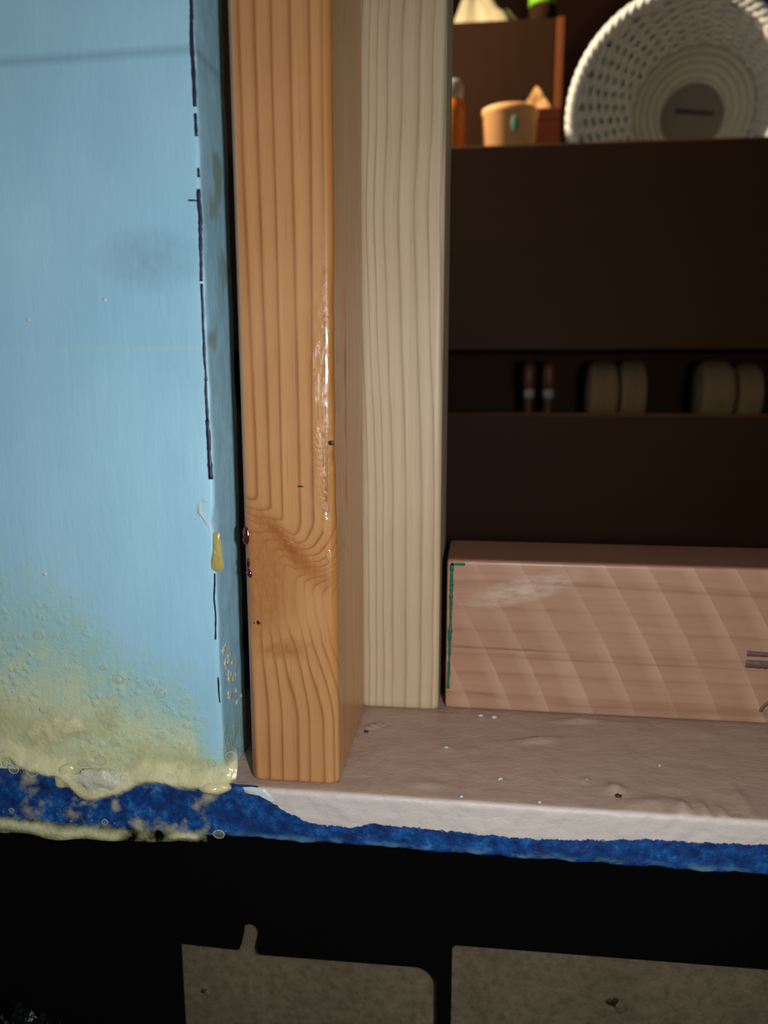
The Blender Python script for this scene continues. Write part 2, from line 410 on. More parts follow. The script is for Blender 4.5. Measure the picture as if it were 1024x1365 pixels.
def patch(name, mat, parent, pts, loc_y, h, step=.0005, seed=1):
    """small raised dab with outline pts in x,z standing on the plane y=loc_y"""
    cx = sum(p[0] for p in pts) / len(pts); cz = sum(p[1] for p in pts) / len(pts)
    V, F = [], []; n = len(pts); K = 5
    for k in range(K):
        f = k / K; hh = h * math.sqrt(max(0, 1 - (1 - f) ** 2))
        for (x, z) in pts:
            V.append((x + (cx - x) * f, loc_y - hh * (1 + .3 * fn(x, f, z, 300, seed)), z + (cz - z) * f))
    V.append((cx, loc_y - h, cz))
    for k in range(K - 1):
        for j in range(n): F.append((k * n + j, k * n + (j + 1) % n, (k + 1) * n + (j + 1) % n, (k + 1) * n + j))
    for j in range(n): F.append(((K - 1) * n + j, (K - 1) * n + (j + 1) % n, len(V) - 1))
    return mesh(name, V, F, mat, parent)
def dense(pts, m=4):
    out = []
    for i, p in enumerate(pts):
        q = pts[(i + 1) % len(pts)]
        out += [(p[0] + (q[0] - p[0]) * k / m, p[1] + (q[1] - p[1]) * k / m) for k in range(m)]
    return out
d = patch('paint_dab', M['white_paint'], sill, dense([(-.1045, .0004), (-.1000, .0008), (-.0940, .0003), (-.0905, -.0035), (-.0895, -.0066), (-.0925, -.0050), (-.0965, -.0030), (-.1035, -.0022)]), -.0372, .0012)
d['label'] = 'bluish white dab of paint'
for i, (x, y, r) in enumerate(((-.0132, .012, .0011), (.0132, -.016, .0010), (.0525, -.0119, .0011), (.004, .0515, .0012), (.0115, .0505, .0013), (-.0045, -.0335, .0007), (.030, -.0340, .0007), (.0655, -.0245, .0012), (-.0560, .0250, .0009), (.0900, .006, .0006))):
    V, F = [], []
    n, m = 10, 6
    for a in range(m + 1):
        for b in range(n):
            p, q = math.pi * a / m, 2 * math.pi * b / n
            s_ = r * (1 + .35 * fn(math.cos(q), math.sin(q), a, 1.3, i))
            V.append((x + s_ * 1.3 * math.sin(p) * math.cos(q), y + s_ * math.sin(p) * math.sin(q), .0006 + .7 * s_ * math.cos(p)))
    for a in range(m):
        for b in range(n): F.append((a * n + b, a * n + (b + 1) % n, (a + 1) * n + (b + 1) % n, (a + 1) * n + b))
    mesh('paint_fleck', V, F, M['white_paint'] if i not in (7, 8) else M['dark_pit'], sill)

# ------------------------------------------------------------------ stained stud
SX0, SX1, SY0, SY1 = -.1025, -.0608, -.0305, .0530
V, F = beam(SX0, SX1, SY0, SY1, 0.0, .62, .0042, .0011, .0016, 'Z', .002)
ring_a, knot_a, gloss_a, amber_a, plain_a = [], [], [], [], []
V2 = []
for (x, y, z) in V:
    u = x - SX0
    # front face grain: straight rings, swept aside by a knot on the left arris
    front = 1 - sst(SY0 + .006, SY0 + .03, y)
    lean = .62 * u * sst(.030, .100, z) * (1 - sst(.095, .125, z)) * front
    ring = (u + lean) / .0066 + .3 * fn(u, 3, z * .02, 150, 12) + (y - SY0) * 150 + .18 * fn(x, y, z * .12, 60, 2) + (1 - front) * 1.1 * fn(x, y, z * .10, 110, 6)
    diag = .1375 - .80 * u + .0022 * math.sin(u * 170)       # upper limit of the knot's swirl
    dd = diag - z + .002 * fn(x, 0, z, 90, 5)
    g = sst(-.003, .020, dd)
    ring += front * (4.6 * g + .5 * fn(x, y, z, 90, 7) * sst(.1, .6, g) * sst(.05, .085, z))
    kd = math.hypot((u - .004) / .022, (z - .098) / .032)
    band = math.exp(-((dd - .008) / .0065) ** 2) * math.exp(-((u - .020) / .019) ** 2)
    low = math.exp(-((z - .0655) / .004) ** 2) * math.exp(-((u - .016) / .011) ** 2)
    k = max(.55 * (1 - sst(.45, 1.25, kd)), .95 * band, .60 * low * (1 + fn(x, 0, z, 400, 3))) * front
    # glossy varnish run by the right arris
    gl = math.exp(-((u - .0355 - .012 * (z - .15)) / .0042) ** 2) * sst(.095, .13, z) * (1 - sst(.185, .26, z)) * front
    gl *= sst(-.55, .35, fn(x * 1.3, 0, z * .22, 420, 5) + .4 * fn(x, 0, z, 700, 2))
    gl = max(gl, .6 * k, .45 * math.exp(-(u / .003) ** 2))
    am = math.exp(-((u - .0405) / .0028) ** 2) * sst(.03, .08, z) * front * .8
    ring_a.append(ring); knot_a.append(k); plain_a.append(min(1, max(k, .85 * sst(.010, .022, dd) * sst(.066, .080, z) * front, .55 * (1 - front)))); gloss_a.append(gl); amber_a.append(am)
    dy = dx = 0
    if y < SY0 + .001:
        dy = -.00030 * gl * (1 + fbm(x, 0, z * .4, 420, 3)) - .0003 * k * fbm(x, 0, z, 300, 1)
        dy += .0009 * math.exp(-((u - .041) / .003) ** 2) * sst(.12, .14, z) * (1 - sst(.15, .2, z)) * (1 + fn(0, 0, z, 300, 4))
    if x > SX1 - .0015 and y < .0: dx = -.0006 * (1 + fn(0, y, z, 60, 2)) * sst(.1, .14, z) * (1 - sst(.2, .25, z))
    V2.append((x + dx, y + dy, z))
stud = tag(mesh('wall_stud', V2, F, M['stained'], attrs={'ring': ring_a, 'knot': knot_a, 'gloss': gloss_a, 'amber': amber_a, 'plain': plain_a}),
           'varnished orange-brown timber stud with a knot, beside the blue foam board', 'stud')

def blob(name, mat, parent, c, r, seed=1, amp=.15, freq=300, n=18, m=10):
    V, F = [], []
    for i in range(m + 1):
        th = math.pi * i / m
        for j in range(n):
            ph = 2 * math.pi * j / n
            d = Vector((math.sin(th) * math.cos(ph), math.sin(th) * math.sin(ph), math.cos(th)))
            s = 1 + amp * fn(d.x * r[0], d.y * r[1], d.z * r[2], freq, seed)
            V.append((c[0] + d.x * r[0] * s, c[1] + d.y * r[1] * s, c[2] + d.z * r[2] * s))
    for i in range(m):
        for j in range(n): F.append((i * n + j, i * n + (j + 1) % n, (i + 1) * n + (j + 1) % n, (i + 1) * n + j))
    return mesh(name, V, F, mat, parent)
for (x, z, rx, rz) in ((-.1010, .1165, .0020, .0042), (-.1006, .1045, .0012, .0026), (-.1003, .1000, .0017, .0026)):
    o = blob('pitch_drop', M['resin'], stud, (x, SY0 + .0014, z), (rx, .0017, rz), int(z * 900), .35, 500)
    o['label'] = 'glossy dark red pitch drop'
for (x, z, rx, rz) in ((-.0967, .0776, .0011, .0011), (-.0987, .0772, .0005, .0005), (-.0762, .1395, .0018, .0004), (-.0626, .1585, .0014, .0010)):
    blob('pitch_pocket', M['dark_pit'], stud, (x, SY0 + .0001, z), (rx, .0004, rz), 4, .3, 900, 12, 6)
# shiny varnish runs
for (x, z, rx, rz) in ((-.0676, .178, .0004, .016), (-.0660, .168, .0003, .020), (-.0646, .152, .0004, .016), (-.0638, .141, .0004, .014), (-.0655, .1235, .0016, .005), (-.0642, .109, .0014, .003)):
    o = blob('varnish_run', None, stud, (x, SY0 + .0001, z), (rx, .0007, rz), int(z * 500), .35, 420, 14, 16)
    o.data.materials.append(M.setdefault('varnish', plain('clear_varnish_run', lin(196, 150, 96), .10, .15, 420, .5, coat=1.0)))

# ------------------------------------------------------------------ pale pine stud
PX0, PX1, PY0, PY1 = -.0601, -.0196, .0560, .1250
PX0 = -.0636
V, F = beam(PX0, PX1, PY0, PY1, 0.0, .62, .0030, .0012, .003, 'Z', .002)
ring_a = []
lines = [0, .0045, .0085, .0125, .0182, .0262, .0345, .0405, .047]
for (x, y, z) in V:
    u = x - PX0 + .030 * (z - .37) * sst(.12, .30, z) * -1 - .0045 * (1 - sst(.12, .30, z)) * .4 + .0006 * fn(0, 0, z, 25, 3)
    u += (y - PY0) * .35
    k = 0
    for i in range(len(lines) - 1):
        if lines[i] <= u < lines[i + 1]: k = i + (u - lines[i]) / (lines[i + 1] - lines[i]); break
    else: k = (u / .006) if u < 0 else 8 + (u - .047) / .006
    ring_a.append(k + .25)
pine = tag(mesh('wall_stud', V, F, M['pine'], attrs={'ring': ring_a}), 'pale cream pine stud standing at the sawn end of the pink plank', 'stud')

# ------------------------------------------------------------------ horizontal plank
BX0, BX1, BY0, BY1, BZ1 = -.0160, .50, .0600, .1110, .0868
V, F = beam(BY0, BY1, 0.0, BZ1, BX0, BX1, .0022, .0016, .0028, 'X', .0012)
ring_a = [z / .013 + .3 * fn(x * .12, y, z, 60, 4) + y * 20 for (x, y, z) in V]
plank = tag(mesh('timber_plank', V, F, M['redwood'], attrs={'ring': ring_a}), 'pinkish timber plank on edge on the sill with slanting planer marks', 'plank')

def ribbon(name, mat, parent, pts, wid, y, h=.00015, seed=3, jit=.25):
    """thin line of ink in the x,z plane, a hair proud of the surface"""
    V, F = [], []
    P = []
    for a, b in zip(pts, pts[1:]):
        n = max(2, int(math.hypot(b[0] - a[0], b[1] - a[1]) / .0012))
        P += [(a[0] + (b[0] - a[0]) * k / n, a[1] + (b[1] - a[1]) * k / n) for k in range(n)]
    P.append(pts[-1])
    for i, p in enumerate(P):
        q = P[min(i + 1, len(P) - 1)]; o = P[max(i - 1, 0)]
        t = Vector((q[0] - o[0], q[1] - o[1])).normalized(); nn = Vector((-t.y, t.x))
        ww = wid * .5 * (1 + jit * fn(p[0], i * .01, p[1], 500, seed)) * (1 + jit * fn(p[0], 0, p[1], 60, seed + 2))
        off = .0003 * fn(p[0], 0, p[1], 120, seed + 4) * (jit > 0)
        a = (p[0] + nn.x * (ww + off), p[1] + nn.y * (ww + off)); b = (p[0] - nn.x * (ww - off), p[1] - nn.y * (ww - off))
        V += [(a[0], y + .0002, a[1]), (a[0], y - h, a[1]), (b[0], y - h, b[1]), (b[0], y + .0002, b[1])]
    for i in range(len(P) - 1):
        for k in range(4): F.append((4 * i + k, 4 * i + (k + 1) % 4, 4 * i + 4 + (k + 1) % 4, 4 * i + 4 + k))
    F += [(0, 1, 2, 3), (4 * len(P) - 1, 4 * len(P) - 2, 4 * len(P) - 3, 4 * len(P) - 4)]
    return mesh(name, V, F, mat, parent)
o = ribbon('marker_line', M['green_pen'], plank, [(-.0134, .0845), (-.0136, .06), (-.0140, .035), (-.0143, .012)], .0016, BY0, seed=5, jit=.7); o['label'] = 'green marker line'
o = ribbon('marker_line', M['green_pen'], plank, [(-.0138, .0843), (-.0062, .0844)], .0016, BY0, seed=9, jit=.3); o['label'] = 'short green marker line'
# what can be seen of the grade stamp
for pts, wd in (([(.1442, .0400), (.1640, .0396)], .0030), ([(.1440, .0343), (.1640, .0338)], .0046)):
    o = ribbon('stamp_mark', M['stamp'], plank, pts, wd, BY0, .0001, 7, .18); o['label'] = 'dark ink grade stamp'
o = ribbon('stamp_mark', M['stamp'], plank, [(.1690 + .0158 * math.cos(R(a)), .0040 + .0125 * math.sin(R(a))) for a in range(165, 35, -8)], .0020, BY0, .0001, 8, .15); o['label'] = 'curved ink grade stamp'

# ------------------------------------------------------------------ blue foam board with adhesive
FX0, FX1, FY0, FY1 = -.52, -.1142, -.0340, .0040
V, F = [], []
base = rrect(FX0, FX1, FY0, FY1, .0016, .0026, 3)
zs = [.0, .0007] + span(.0016, .62, .0030)
rings = []
ga = []
for z in zs:
    ring = []
    for (x, y) in base:
        s = 1 - (z < .001) * .004
        wob = (.0006 * fn(0, 0, z, 28, 2) + .0004 * fn(0, y, z, 90, 4)) * (x > FX1 - .004)
        chip = 0
        if x > FX1 - .004 and y < FY0 + .004: chip = -.0007 * max(0, fn(0, 0, z, 70, 11)) - .0012 * math.exp(-((z - .1245) / .003) ** 2)
        yy = y + (.0005 * fn(x, 0, z, 14, 6) if y < FY0 + .0005 else 0)
        ring.append((x + wob + chip, yy, z))
        g = 0
        if y < FY0 + .003 or x > FX1 - .003:
            top = .098 - .042 * sst(-.205, -.13, x) + .010 * fn(x, 0, 0, 40, 3)
            g = 1.15 * (1 - z / top) if z < top * 1.6 else 0
            g = max(g + .25 if g else 0, 0)
            g *= 1 - .75 * math.exp(-((x + .1185) / .008) ** 2) * (z > .004)
        if y > FY0 + .004: g = .5 * (1 - sst(.012, .045, z))
        ga.append(g)
    rings.append(ring)
V, F = loft(rings)
foam = tag(mesh('foam_board', V, F, M['foam'], attrs={'glue': ga}), 'light blue rigid insulation foam board with dried yellowish adhesive along its foot', 'foam board')

# dried adhesive: a bead over the foot of the board, thinning upwards and running onto the blue edge
edge = [(-.54, .001), (-.40, -.004), (-.34, .002), (-.29, -.005), (-.25, -.001), (-.2234, .0043), (-.2176, .0058), (-.214, .0034), (-.2067, 0), (-.1935, -.0007), (-.1866, -.0075), (-.1795, -.0136), (-.1679, -.0082),
        (-.1547, -.0034), (-.1471, .0009), (-.14, -.0017), (-.131, -.0018), (-.1256, -.0033), (-.1129, -.0006), (-.1039, .0049)]
CLOUDS = [(-.189, .025, .015, .0062, .0022, .85), (-.202, .019, .009, .007, .0016, .5), (-.180, .010, .008, .004, .0018, .6), (-.208, .007, .010, .005, .0022, .7), (-.168, .030, .006, .012, .0006, .35),
          (-.14, .012, .02, .009, .0008, .35), (-.225, .030, .012, .014, .0010, .4), (-.26, .02, .02, .014, .0018, .6), (-.33, .02, .03, .012, .0018, .6), (-.42, .02, .04, .014, .0018, .6)]
xs = span(-.50, -.1075, .0012); zz = span(-.0285, .046, .0011)
V, F, th = [], [], []
for x in xs:
    ze = sum(table(edge, x + d_) for d_ in (-.004, -.002, 0, .002, .004)) / 5 + .0016 * fn(x, 0, 0, 130, 2) + .0007 * fn(x, 0, 0, 420, 4)
    for z in zz:
        tt = z - ze
        over = .0045 * (1 - sst(.0, .008, z)) if z > 0 else .0045
        if z < 0: over = .0040
        basey = FY0 - (.0036 if z < .001 else .0036 * (1 - sst(.001, .010, z))) - .0002
        lump = .5 + .5 * fn(x, 0, z, 95, 5) + .3 * fn(x, 0, z, 230, 7)
        if tt > 0:
            bead = sst(0, .0035, tt) * math.exp(-(max(0, tt - .003) / .008) ** 2)
            upper = max(0, 1 - tt / (.052 - .028 * sst(-.2, -.13, x))) * max(0, fbm(x, 0, z, 65, 9) * .6 + .1)
            h = .0026 * bead * (.6 + .6 * lump) + .0010 * upper * lump
            t_ = min(1, .95 * bead + .75 * upper)
            for (cx_, cz_, ax_, az_, hh, tk) in CLOUDS:
                q = ((x - cx_) / ax_) ** 2 + ((z - cz_) / az_) ** 2 + .5 * fn(x, 0, z, 160, 3)
                if q < 5: h += hh * math.exp(-max(0, q)) * (.7 + .5 * lump); t_ = min(1, t_ + tk * math.exp(-max(0, q)))
        else:
            pz = fbm(x, 0, z, 75, 13)
            foot = math.exp(-((z + .0255 - .002 * fn(x, 0, 0, 60, 1)) / .0022) ** 2) * sst(-.05, .25, fn(x, 0, 0, 40, 8) + .25) * (x < -.108)
            t_ = max(.52 * sst(-.15, .8, pz) * sst(-.03, -.004, tt * .1 - .004), .80 * foot)
            t_ *= 1 - sst(-.125, -.108, x) * .8
            h = .0003 + .0016 * foot + .0004 * max(0, pz)
        h *= sst(-.1075, -.1115, x) if x > -.1115 else 1
        zq = z
        if z < -.024: zq = z - .0042 * max(0, fn(x, 0, 0, 48, 8) + .1) * sst(-.024, -.0285, z)
        xq = x
        V.append((xq, basey - h, zq)); th.append(t_)
nz_ = len(zz)
for i in range(len(xs) - 1):
    for j in range(nz_ - 1):
        q = (i * nz_ + j, (i + 1) * nz_ + j, (i + 1) * nz_ + j + 1, i * nz_ + j + 1)
        if max(th[k] for k in q) > .05: F.append(q)
used = sorted({k for f in F for k in f}); remap = {k: i for i, k in enumerate(used)}
adh = mesh('adhesive_bead', [V[k] for k in used], [tuple(remap[k] for k in f) for f in F], M['glue'], foam, attrs={'thick': [th[k] for k in used]})
adh['label'] = 'cream coloured dried foaming adhesive'
for (x, z, rx, ry, rz, m) in ((-.1905, .0005, .0060, .0024, .0062, 'glue_solid'), (-.1725, -.0012, .0160, .0030, .0062, 'glue_grey'), (-.1185, -.0003, .0082, .0044, .0036, 'glue_solid')):
    blob('adhesive_lump', M[m], adh, (x, FY0 - .0034, z), (rx, ry, rz), int(abs(x) * 3000), .34, 210, 40, 24)
# bubbles in the adhesive: too many and too small to count
BV, BF, RV, RF = [], [], [], []
for i in range(230):
    x = -.108 - (random.random() ** .9) * .15
    top = .094 - .050 * sst(-.215, -.135, x)
    low = random.random() < .05
    z = (-.024 + random.random() * .006) if low else .002 + (random.random() ** 1.7) * top
    r = (.0005 + random.random() ** 5 * .0026) * (1.2 if low else 1)
    yb = FY0 - (.0042 if z < .001 else .0036 * (1 - sst(.001, .010, z)) + .0003) - (.0018 if -.004 < z < .012 else 0)
    sq = .7 + random.random() * .3
    b0 = len(BV); n = 12
    for k in range(4):
        a = k / 4 * math.pi / 2
        for j in range(n):
            p = 2 * math.pi * j / n
            BV.append((x + r * math.cos(a) * math.cos(p), yb - r * .6 * math.sin(a), z + sq * r * math.cos(a) * math.sin(p)))
    BV.append((x, yb - r * .6, z))
    for k in range(3):
        for j in range(n): BF.append((b0 + k * n + j, b0 + k * n + (j + 1) % n, b0 + (k + 1) * n + (j + 1) % n, b0 + (k + 1) * n + j))
    for j in range(n): BF.append((b0 + 3 * n + j, b0 + 3 * n + (j + 1) % n, len(BV) - 1))
    if r > .0012 or random.random() < .1:
        b0 = len(RV); rr = r * .10
        for j in range(n):
            p = 2 * math.pi * j / n
            for k in range(5):
                a = 2 * math.pi * k / 5
                q = r + rr * math.cos(a)
                RV.append((x + q * math.cos(p), yb - rr * math.sin(a), z + sq * q * math.sin(p)))
        for j in range(n):
            for k in range(5): RF.append((b0 + j * 5 + k, b0 + ((j + 1) % n) * 5 + k, b0 + ((j + 1) % n) * 5 + (k + 1) % 5, b0 + j * 5 + (k + 1) % 5))
o = mesh('bubble_skins', BV, BF, M['bubble'], adh); o['kind'] = 'stuff'
o = mesh('bubble_rims', RV, RF, M['bubble_rim'], adh); o['kind'] = 'stuff'
# pen line along the arris
PY = FY0 - .0001
for pts, wd in (([(-.1151, .42), (-.1148, .3305), (-.1154, .3145), (-.1150, .2920)], .0016), ([(-.1150, .2895), (-.1149, .281)], .0012), ([(-.1149, .2690), (-.1148, .2655)], .0010),
                ([(-.1150, .2610), (-.1147, .2480), (-.1151, .2354), (-.1153, .2250)], .0015), ([(-.1153, .2240), (-.1152, .1960), (-.1151, .1679)], .0010), ([(-.1151, .1679), (-.1147, .1425)], .0019),
                ([(-.1195, .2567), (-.1150, .2566)], .0006), ([(-.1147, .1005), (-.1153, .0900), (-.1150, .0790), (-.1154, .0700)], .0006), ([(-.1150, .0520), (-.1147, .0400)], .0005)):
    o = ribbon('pen_line', M['pen'], foam, pts, wd, PY - .0003, .0002, int(pts[0][1] * 900), .45)
    o['label'] = 'navy pen line'
o = patch('adhesive_drip', M['resin_old'], foam, dense([(-.1150, .1190), (-.1120, .1192), (-.1112, .1120), (-.1106, .1030), (-.1125, .1012), (-.1165, .1016), (-.1166, .1060), (-.1152, .1120)]), FY0 + .0002, .0012); o['label'] = 'yellow drip of adhesive'
o = patch('torn_flake', M['white_paint'], foam, dense([(-.1212, .1318), (-.1200, .1325), (-.1188, .1268), (-.1160, .1210), (-.1164, .1204), (-.1195, .1255), (-.1216, .1278)]), FY0 - .0002, .0008)
for i in range(26):
    f = random.random(); z = .030 + .035 * f; y = FY0 + .004 + .022 * (1 - f) * random.random() + .008 * random.random()
    o = blob('adhesive_fleck', M['glue_grey'], foam, (FX1 + .0002, y, z), (.0004, .0012 + .0015 * random.random(), .0006 + .0018 * random.random()), i, .5, 600, 10, 6)
for (x, z) in ((-.1946, .0978), (-.1580, .2180), (-.1180, .1330), (-.1930, .2100)):
    blob('adhesive_fleck', M['white_paint'], foam, (x, FY0 - .0001, z), (.0009, .0005, .0009), int(z * 900), .4, 900, 10, 6)

# ------------------------------------------------------------------ black cut-out panel under the sill and the fibreboard behind it
def panel_with_holes():
    y0, y1 = .050, .055
    out = [(-.60, FZ), (.60, FZ), (.60, -.0262), (-.60, -.0262)]
    def arc(cx, cz, r, a0, a1, n=7): return [(cx + r * math.cos(R(a0 + (a1 - a0) * i / n)), cz + r * math.sin(R(a0 + (a1 - a0) * i / n))) for i in range(n + 1)]
    h1 = [(-.1762, -.46), (-.1769, -.1584), (-.1400, -.1593)] + arc(-.1400, -.1573, .0020, -90, -10, 3)[1:] + [(-.1362, -.1490)] + arc(-.1305, -.1462, .0056, 180, -10, 9) + [(-.1272, -.1565), (-.1263, -.1605)]
    h1 += [(-.1250, -.1612)] + arc(-.0302, -.1722, .0122, 90, 0) + [(-.0179, -.46)]
    h2 = [(-.0098, -.46)] + arc(-.0063, -.1460, .0030, 180, 90, 4) + [(.42, -.1390), (.42, -.46)]
    bm = bmesh.new()
    loops = []
    for L in (out, h1, h2):
        vs = [bm.verts.new((x, y0, z)) for x, z in L]
        loops.append([bm.edges.new((vs[i], vs[(i + 1) % len(vs)])) for i in range(len(vs))])
    bmesh.ops.triangle_fill(bm, edges=[e for l in loops for e in l], use_beauty=True)
    r = bmesh.ops.extrude_face_region(bm, geom=list(bm.faces))
    for g in r['geom']:
        if isinstance(g, bmesh.types.BMVert): g.co.y = y1
    bmesh.ops.recalc_face_normals(bm, faces=bm.faces)
    me = bpy.data.meshes.new('cutout_panel'); bm.to_mesh(me); bm.free()
    me.materials.append(M['black']); o = bpy.data.objects.new('cutout_panel', me); COL.objects.link(o); return o
tag(panel_with_holes(), 'matt black panel with large rounded cut-outs below the painted sill', 'panel')
V, F = box(-.58, .58, .062, .080, FZ, -.0262, .001)
fb = tag(mesh('fibreboard_sheet', V, F, M['fibre'], smooth=False), 'dull tan fibreboard sheet seen through the cut-outs of the black panel', 'board')
for (x, z, r) in ((-.1660, -.2010, .0022), (.0865, -.1815, .0042)):
    o = blob('torn_chip', M['dark_pit'], fb, (x, .0619, z), (r, .0012, r * .8), 3, .5, 400, 14, 8)
    o = blob('torn_chip', M['fibre'], fb, (x + r, .0616, z - r * .5), (r * .9, .0018, r * .9), 6, .5, 400, 14, 8)
# crinkled black bag and a stick, standing left of the cut-out
V, F = [], []
nn, mm = 60, 44
for i in range(mm + 1):
    thv = math.pi * i / mm
    for j in range(nn):
        ph = 2 * math.pi * j / nn
        d = Vector((math.sin(thv) * math.cos(ph), math.sin(thv) * math.sin(ph), math.cos(thv)))
        s = 1 + .10 * fbm(d.x, d.y, d.z, 3.2, 2) + .05 * abs(fn(d.x, d.y, d.z, 11, 4))
        z = -.385 + d.z * .225 * s
        V.append((-.245 + d.x * .062 * s, -.02 + d.y * .055 * s, max(z, FZ)))
for i in range(mm):
    for j in range(nn): F.append((i * nn + j, i * nn + (j + 1) % nn, (i + 1) * nn + (j + 1) % nn, (i + 1) * nn + j))
tag(mesh('plastic_bag', V, F, M['bag'], smooth=False), 'crinkled black plastic bag glinting in the dark below the foam board', 'bag')

# ------------------------------------------------------------------ storage shelf behind the opening
sh = empty('storage_shelf', (.2, .80, FZ), 'dark brown storage shelf with tall front boards behind the framed opening', 'shelf')
def part(name, x0, x1, y0, y1, z0, z1, m, parent, b=.002, origin=(.2, .80, FZ)):
    V, F = box(x0, x1, y0, y1, z0, z1, b)
    V = [(a - origin[0], c - origin[1], e - origin[2]) for a, c, e in V]
    return mesh(name, V, F, M[m], parent, smooth=False)
X0, X1 = -.42, .85
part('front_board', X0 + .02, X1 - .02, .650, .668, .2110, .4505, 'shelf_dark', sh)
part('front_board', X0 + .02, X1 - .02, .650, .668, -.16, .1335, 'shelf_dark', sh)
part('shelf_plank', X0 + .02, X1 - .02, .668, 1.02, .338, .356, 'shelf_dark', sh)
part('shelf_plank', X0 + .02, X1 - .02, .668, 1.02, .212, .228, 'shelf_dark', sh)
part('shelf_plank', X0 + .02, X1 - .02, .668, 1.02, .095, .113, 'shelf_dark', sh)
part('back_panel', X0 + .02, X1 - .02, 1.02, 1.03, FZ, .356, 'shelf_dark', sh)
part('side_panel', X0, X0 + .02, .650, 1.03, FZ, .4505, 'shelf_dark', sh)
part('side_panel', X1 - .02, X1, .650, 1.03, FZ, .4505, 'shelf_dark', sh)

# wicker basket lying with its mouth to the opening
BASE = Vector((.2825, .850, .536)); MOUTH = Vector((.2330, .722, .4985))
ax = (BASE - MOUTH).normalized(); e1 = Vector((1, 0, 0)); e1 = (e1 - ax * e1.dot(ax)).normalized(); e2 = ax.cross(e1)
L = (BASE - MOUTH).length; R0, R1 = .1255, .084
bk = empty('wicker_basket', MOUTH - Vector((0, 0, .1425)), 'round white wicker basket lying on its side with a grey tag on its base', 'basket')
bo = MOUTH - Vector((0, 0, .1425))
def bp(s, r, a): return MOUTH + ax * (L * s) + (e1 * math.cos(a) + e2 * math.sin(a)) * r - bo
def tube(path, rad, n=6, closed=True):
    V, F = [], []; m = len(path)
    for i, p in enumerate(path):
        t = (path[(i + 1) % m] - path[i - 1]).normalized() if closed else (path[min(i + 1, m - 1)] - path[max(i - 1, 0)]).normalized()
        u = t.cross(ax if abs(t.dot(ax)) < .9 else e1).normalized(); v = t.cross(u)
        rr = rad(i) if callable(rad) else rad
        for k in range(n): V.append(p + u * rr * math.cos(2 * math.pi * k / n) + v * rr * math.sin(2 * math.pi * k / n))
    for i in range(m if closed else m - 1):
        for k in range(n): F.append((i * n + k, i * n + (k + 1) % n, ((i + 1) % m) * n + (k + 1) % n, ((i + 1) % m) * n + k))
    return V, F
def merge(parts):
    V, F = [], []
    for v, f in parts:
        o = len(V); V += v; F += [tuple(i + o for i in q) for q in f]
    return V, F
NS = 40
rows = []
for k in range(13):
    s = (k + .8) / 13.6
    rad = R0 + (R1 - R0) * s ** 1.15
    rows.append(tube([bp(s, rad + .0040 * math.sin(NS / 2 * a + math.pi * k), a) for a in [2 * math.pi * j / 176 for j in range(176)]], lambda i: .0040, 6))
V, F = merge(rows); o = mesh('woven_side', V, F, M['white_wicker'], bk); o['kind'] = 'stuff'
V, F = merge([tube([bp(s, R0 + (R1 - R0) * s ** 1.15, 2 * math.pi * (j + .25) / NS) for s in (0, .25, .5, .75, 1.0)], .0024, 5, False) for j in range(NS)])
o = mesh('stakes', V, F, M['white_wicker'], bk); o['kind'] = 'stuff'
V, F = loft([[bp(s, R0 + .0075 + (R1 - R0) * s ** 1.15, 2 * math.pi * j / 64) for j in range(64)] for s in (0.02, .25, .5, .75, 1.0)], False)
mesh('light_block_cone', V, F, M['weave_backing'], bk)  # brownish cone added behind the weave to stop light leaking through
strands = []
for q in range(3):
    strands.append(tube([bp(-.02 + .022 * math.sin(26 * a + q * 2.1), R0 + .004 + .0035 * math.cos(26 * a + q * 2.1), a) for a in [2 * math.pi * j / 312 for j in range(312)]], .0056, 6))
V, F = merge(strands); mesh('rim', V, F, M['white_wicker'], bk)
def disc(s, r, h, name, m, off=(0, 0), n=48):
    c = e1 * off[0] + e2 * off[1]
    ring = lambda rr, ss: [bp(ss, rr, 2 * math.pi * j / n) + c for j in range(n)]
    V, F = loft([ring(r, s), ring(r, s - h)]); return mesh(name, V, F, M[m], bk, smooth=False)
disc(1.02, R1 + .004, .03, 'base', 'liner')
strands = []
for k in range(9):
    rad = .010 + k * .0095
    strands.append(tube([bp(.985, rad, a) for a in [2 * math.pi * j / 60 for j in range(60)]], .0035, 5))
V, F = merge(strands); o = mesh('base_weave', V, F, M['liner'], bk); o['kind'] = 'stuff'
tg = disc(.965, .041, .012, 'paper_tag', 'tag_paper', (.000, .006)); tg['label'] = 'round grey paper tag'
# the illegible dark line of print across the tag
V, F = [], []
for i in range(25):
    a = -.024 + .050 * i / 24
    for k in (-1, 1):
        V.append(MOUTH + ax * (L * .950) + e1 * (a + .002) + e2 * (.0030 * k * (1 + .5 * math.sin(i * 2.3)) + .10 * a) - bo)
for i in range(24): F.append((2 * i, 2 * i + 1, 2 * i + 3, 2 * i + 2))
V = V + [v - ax * .0008 for v in V]; F = F + [tuple(i + 50 for i in f) for f in F]
p = mesh('print_line', V, F, M['tag_ink'], None); p.parent = tg

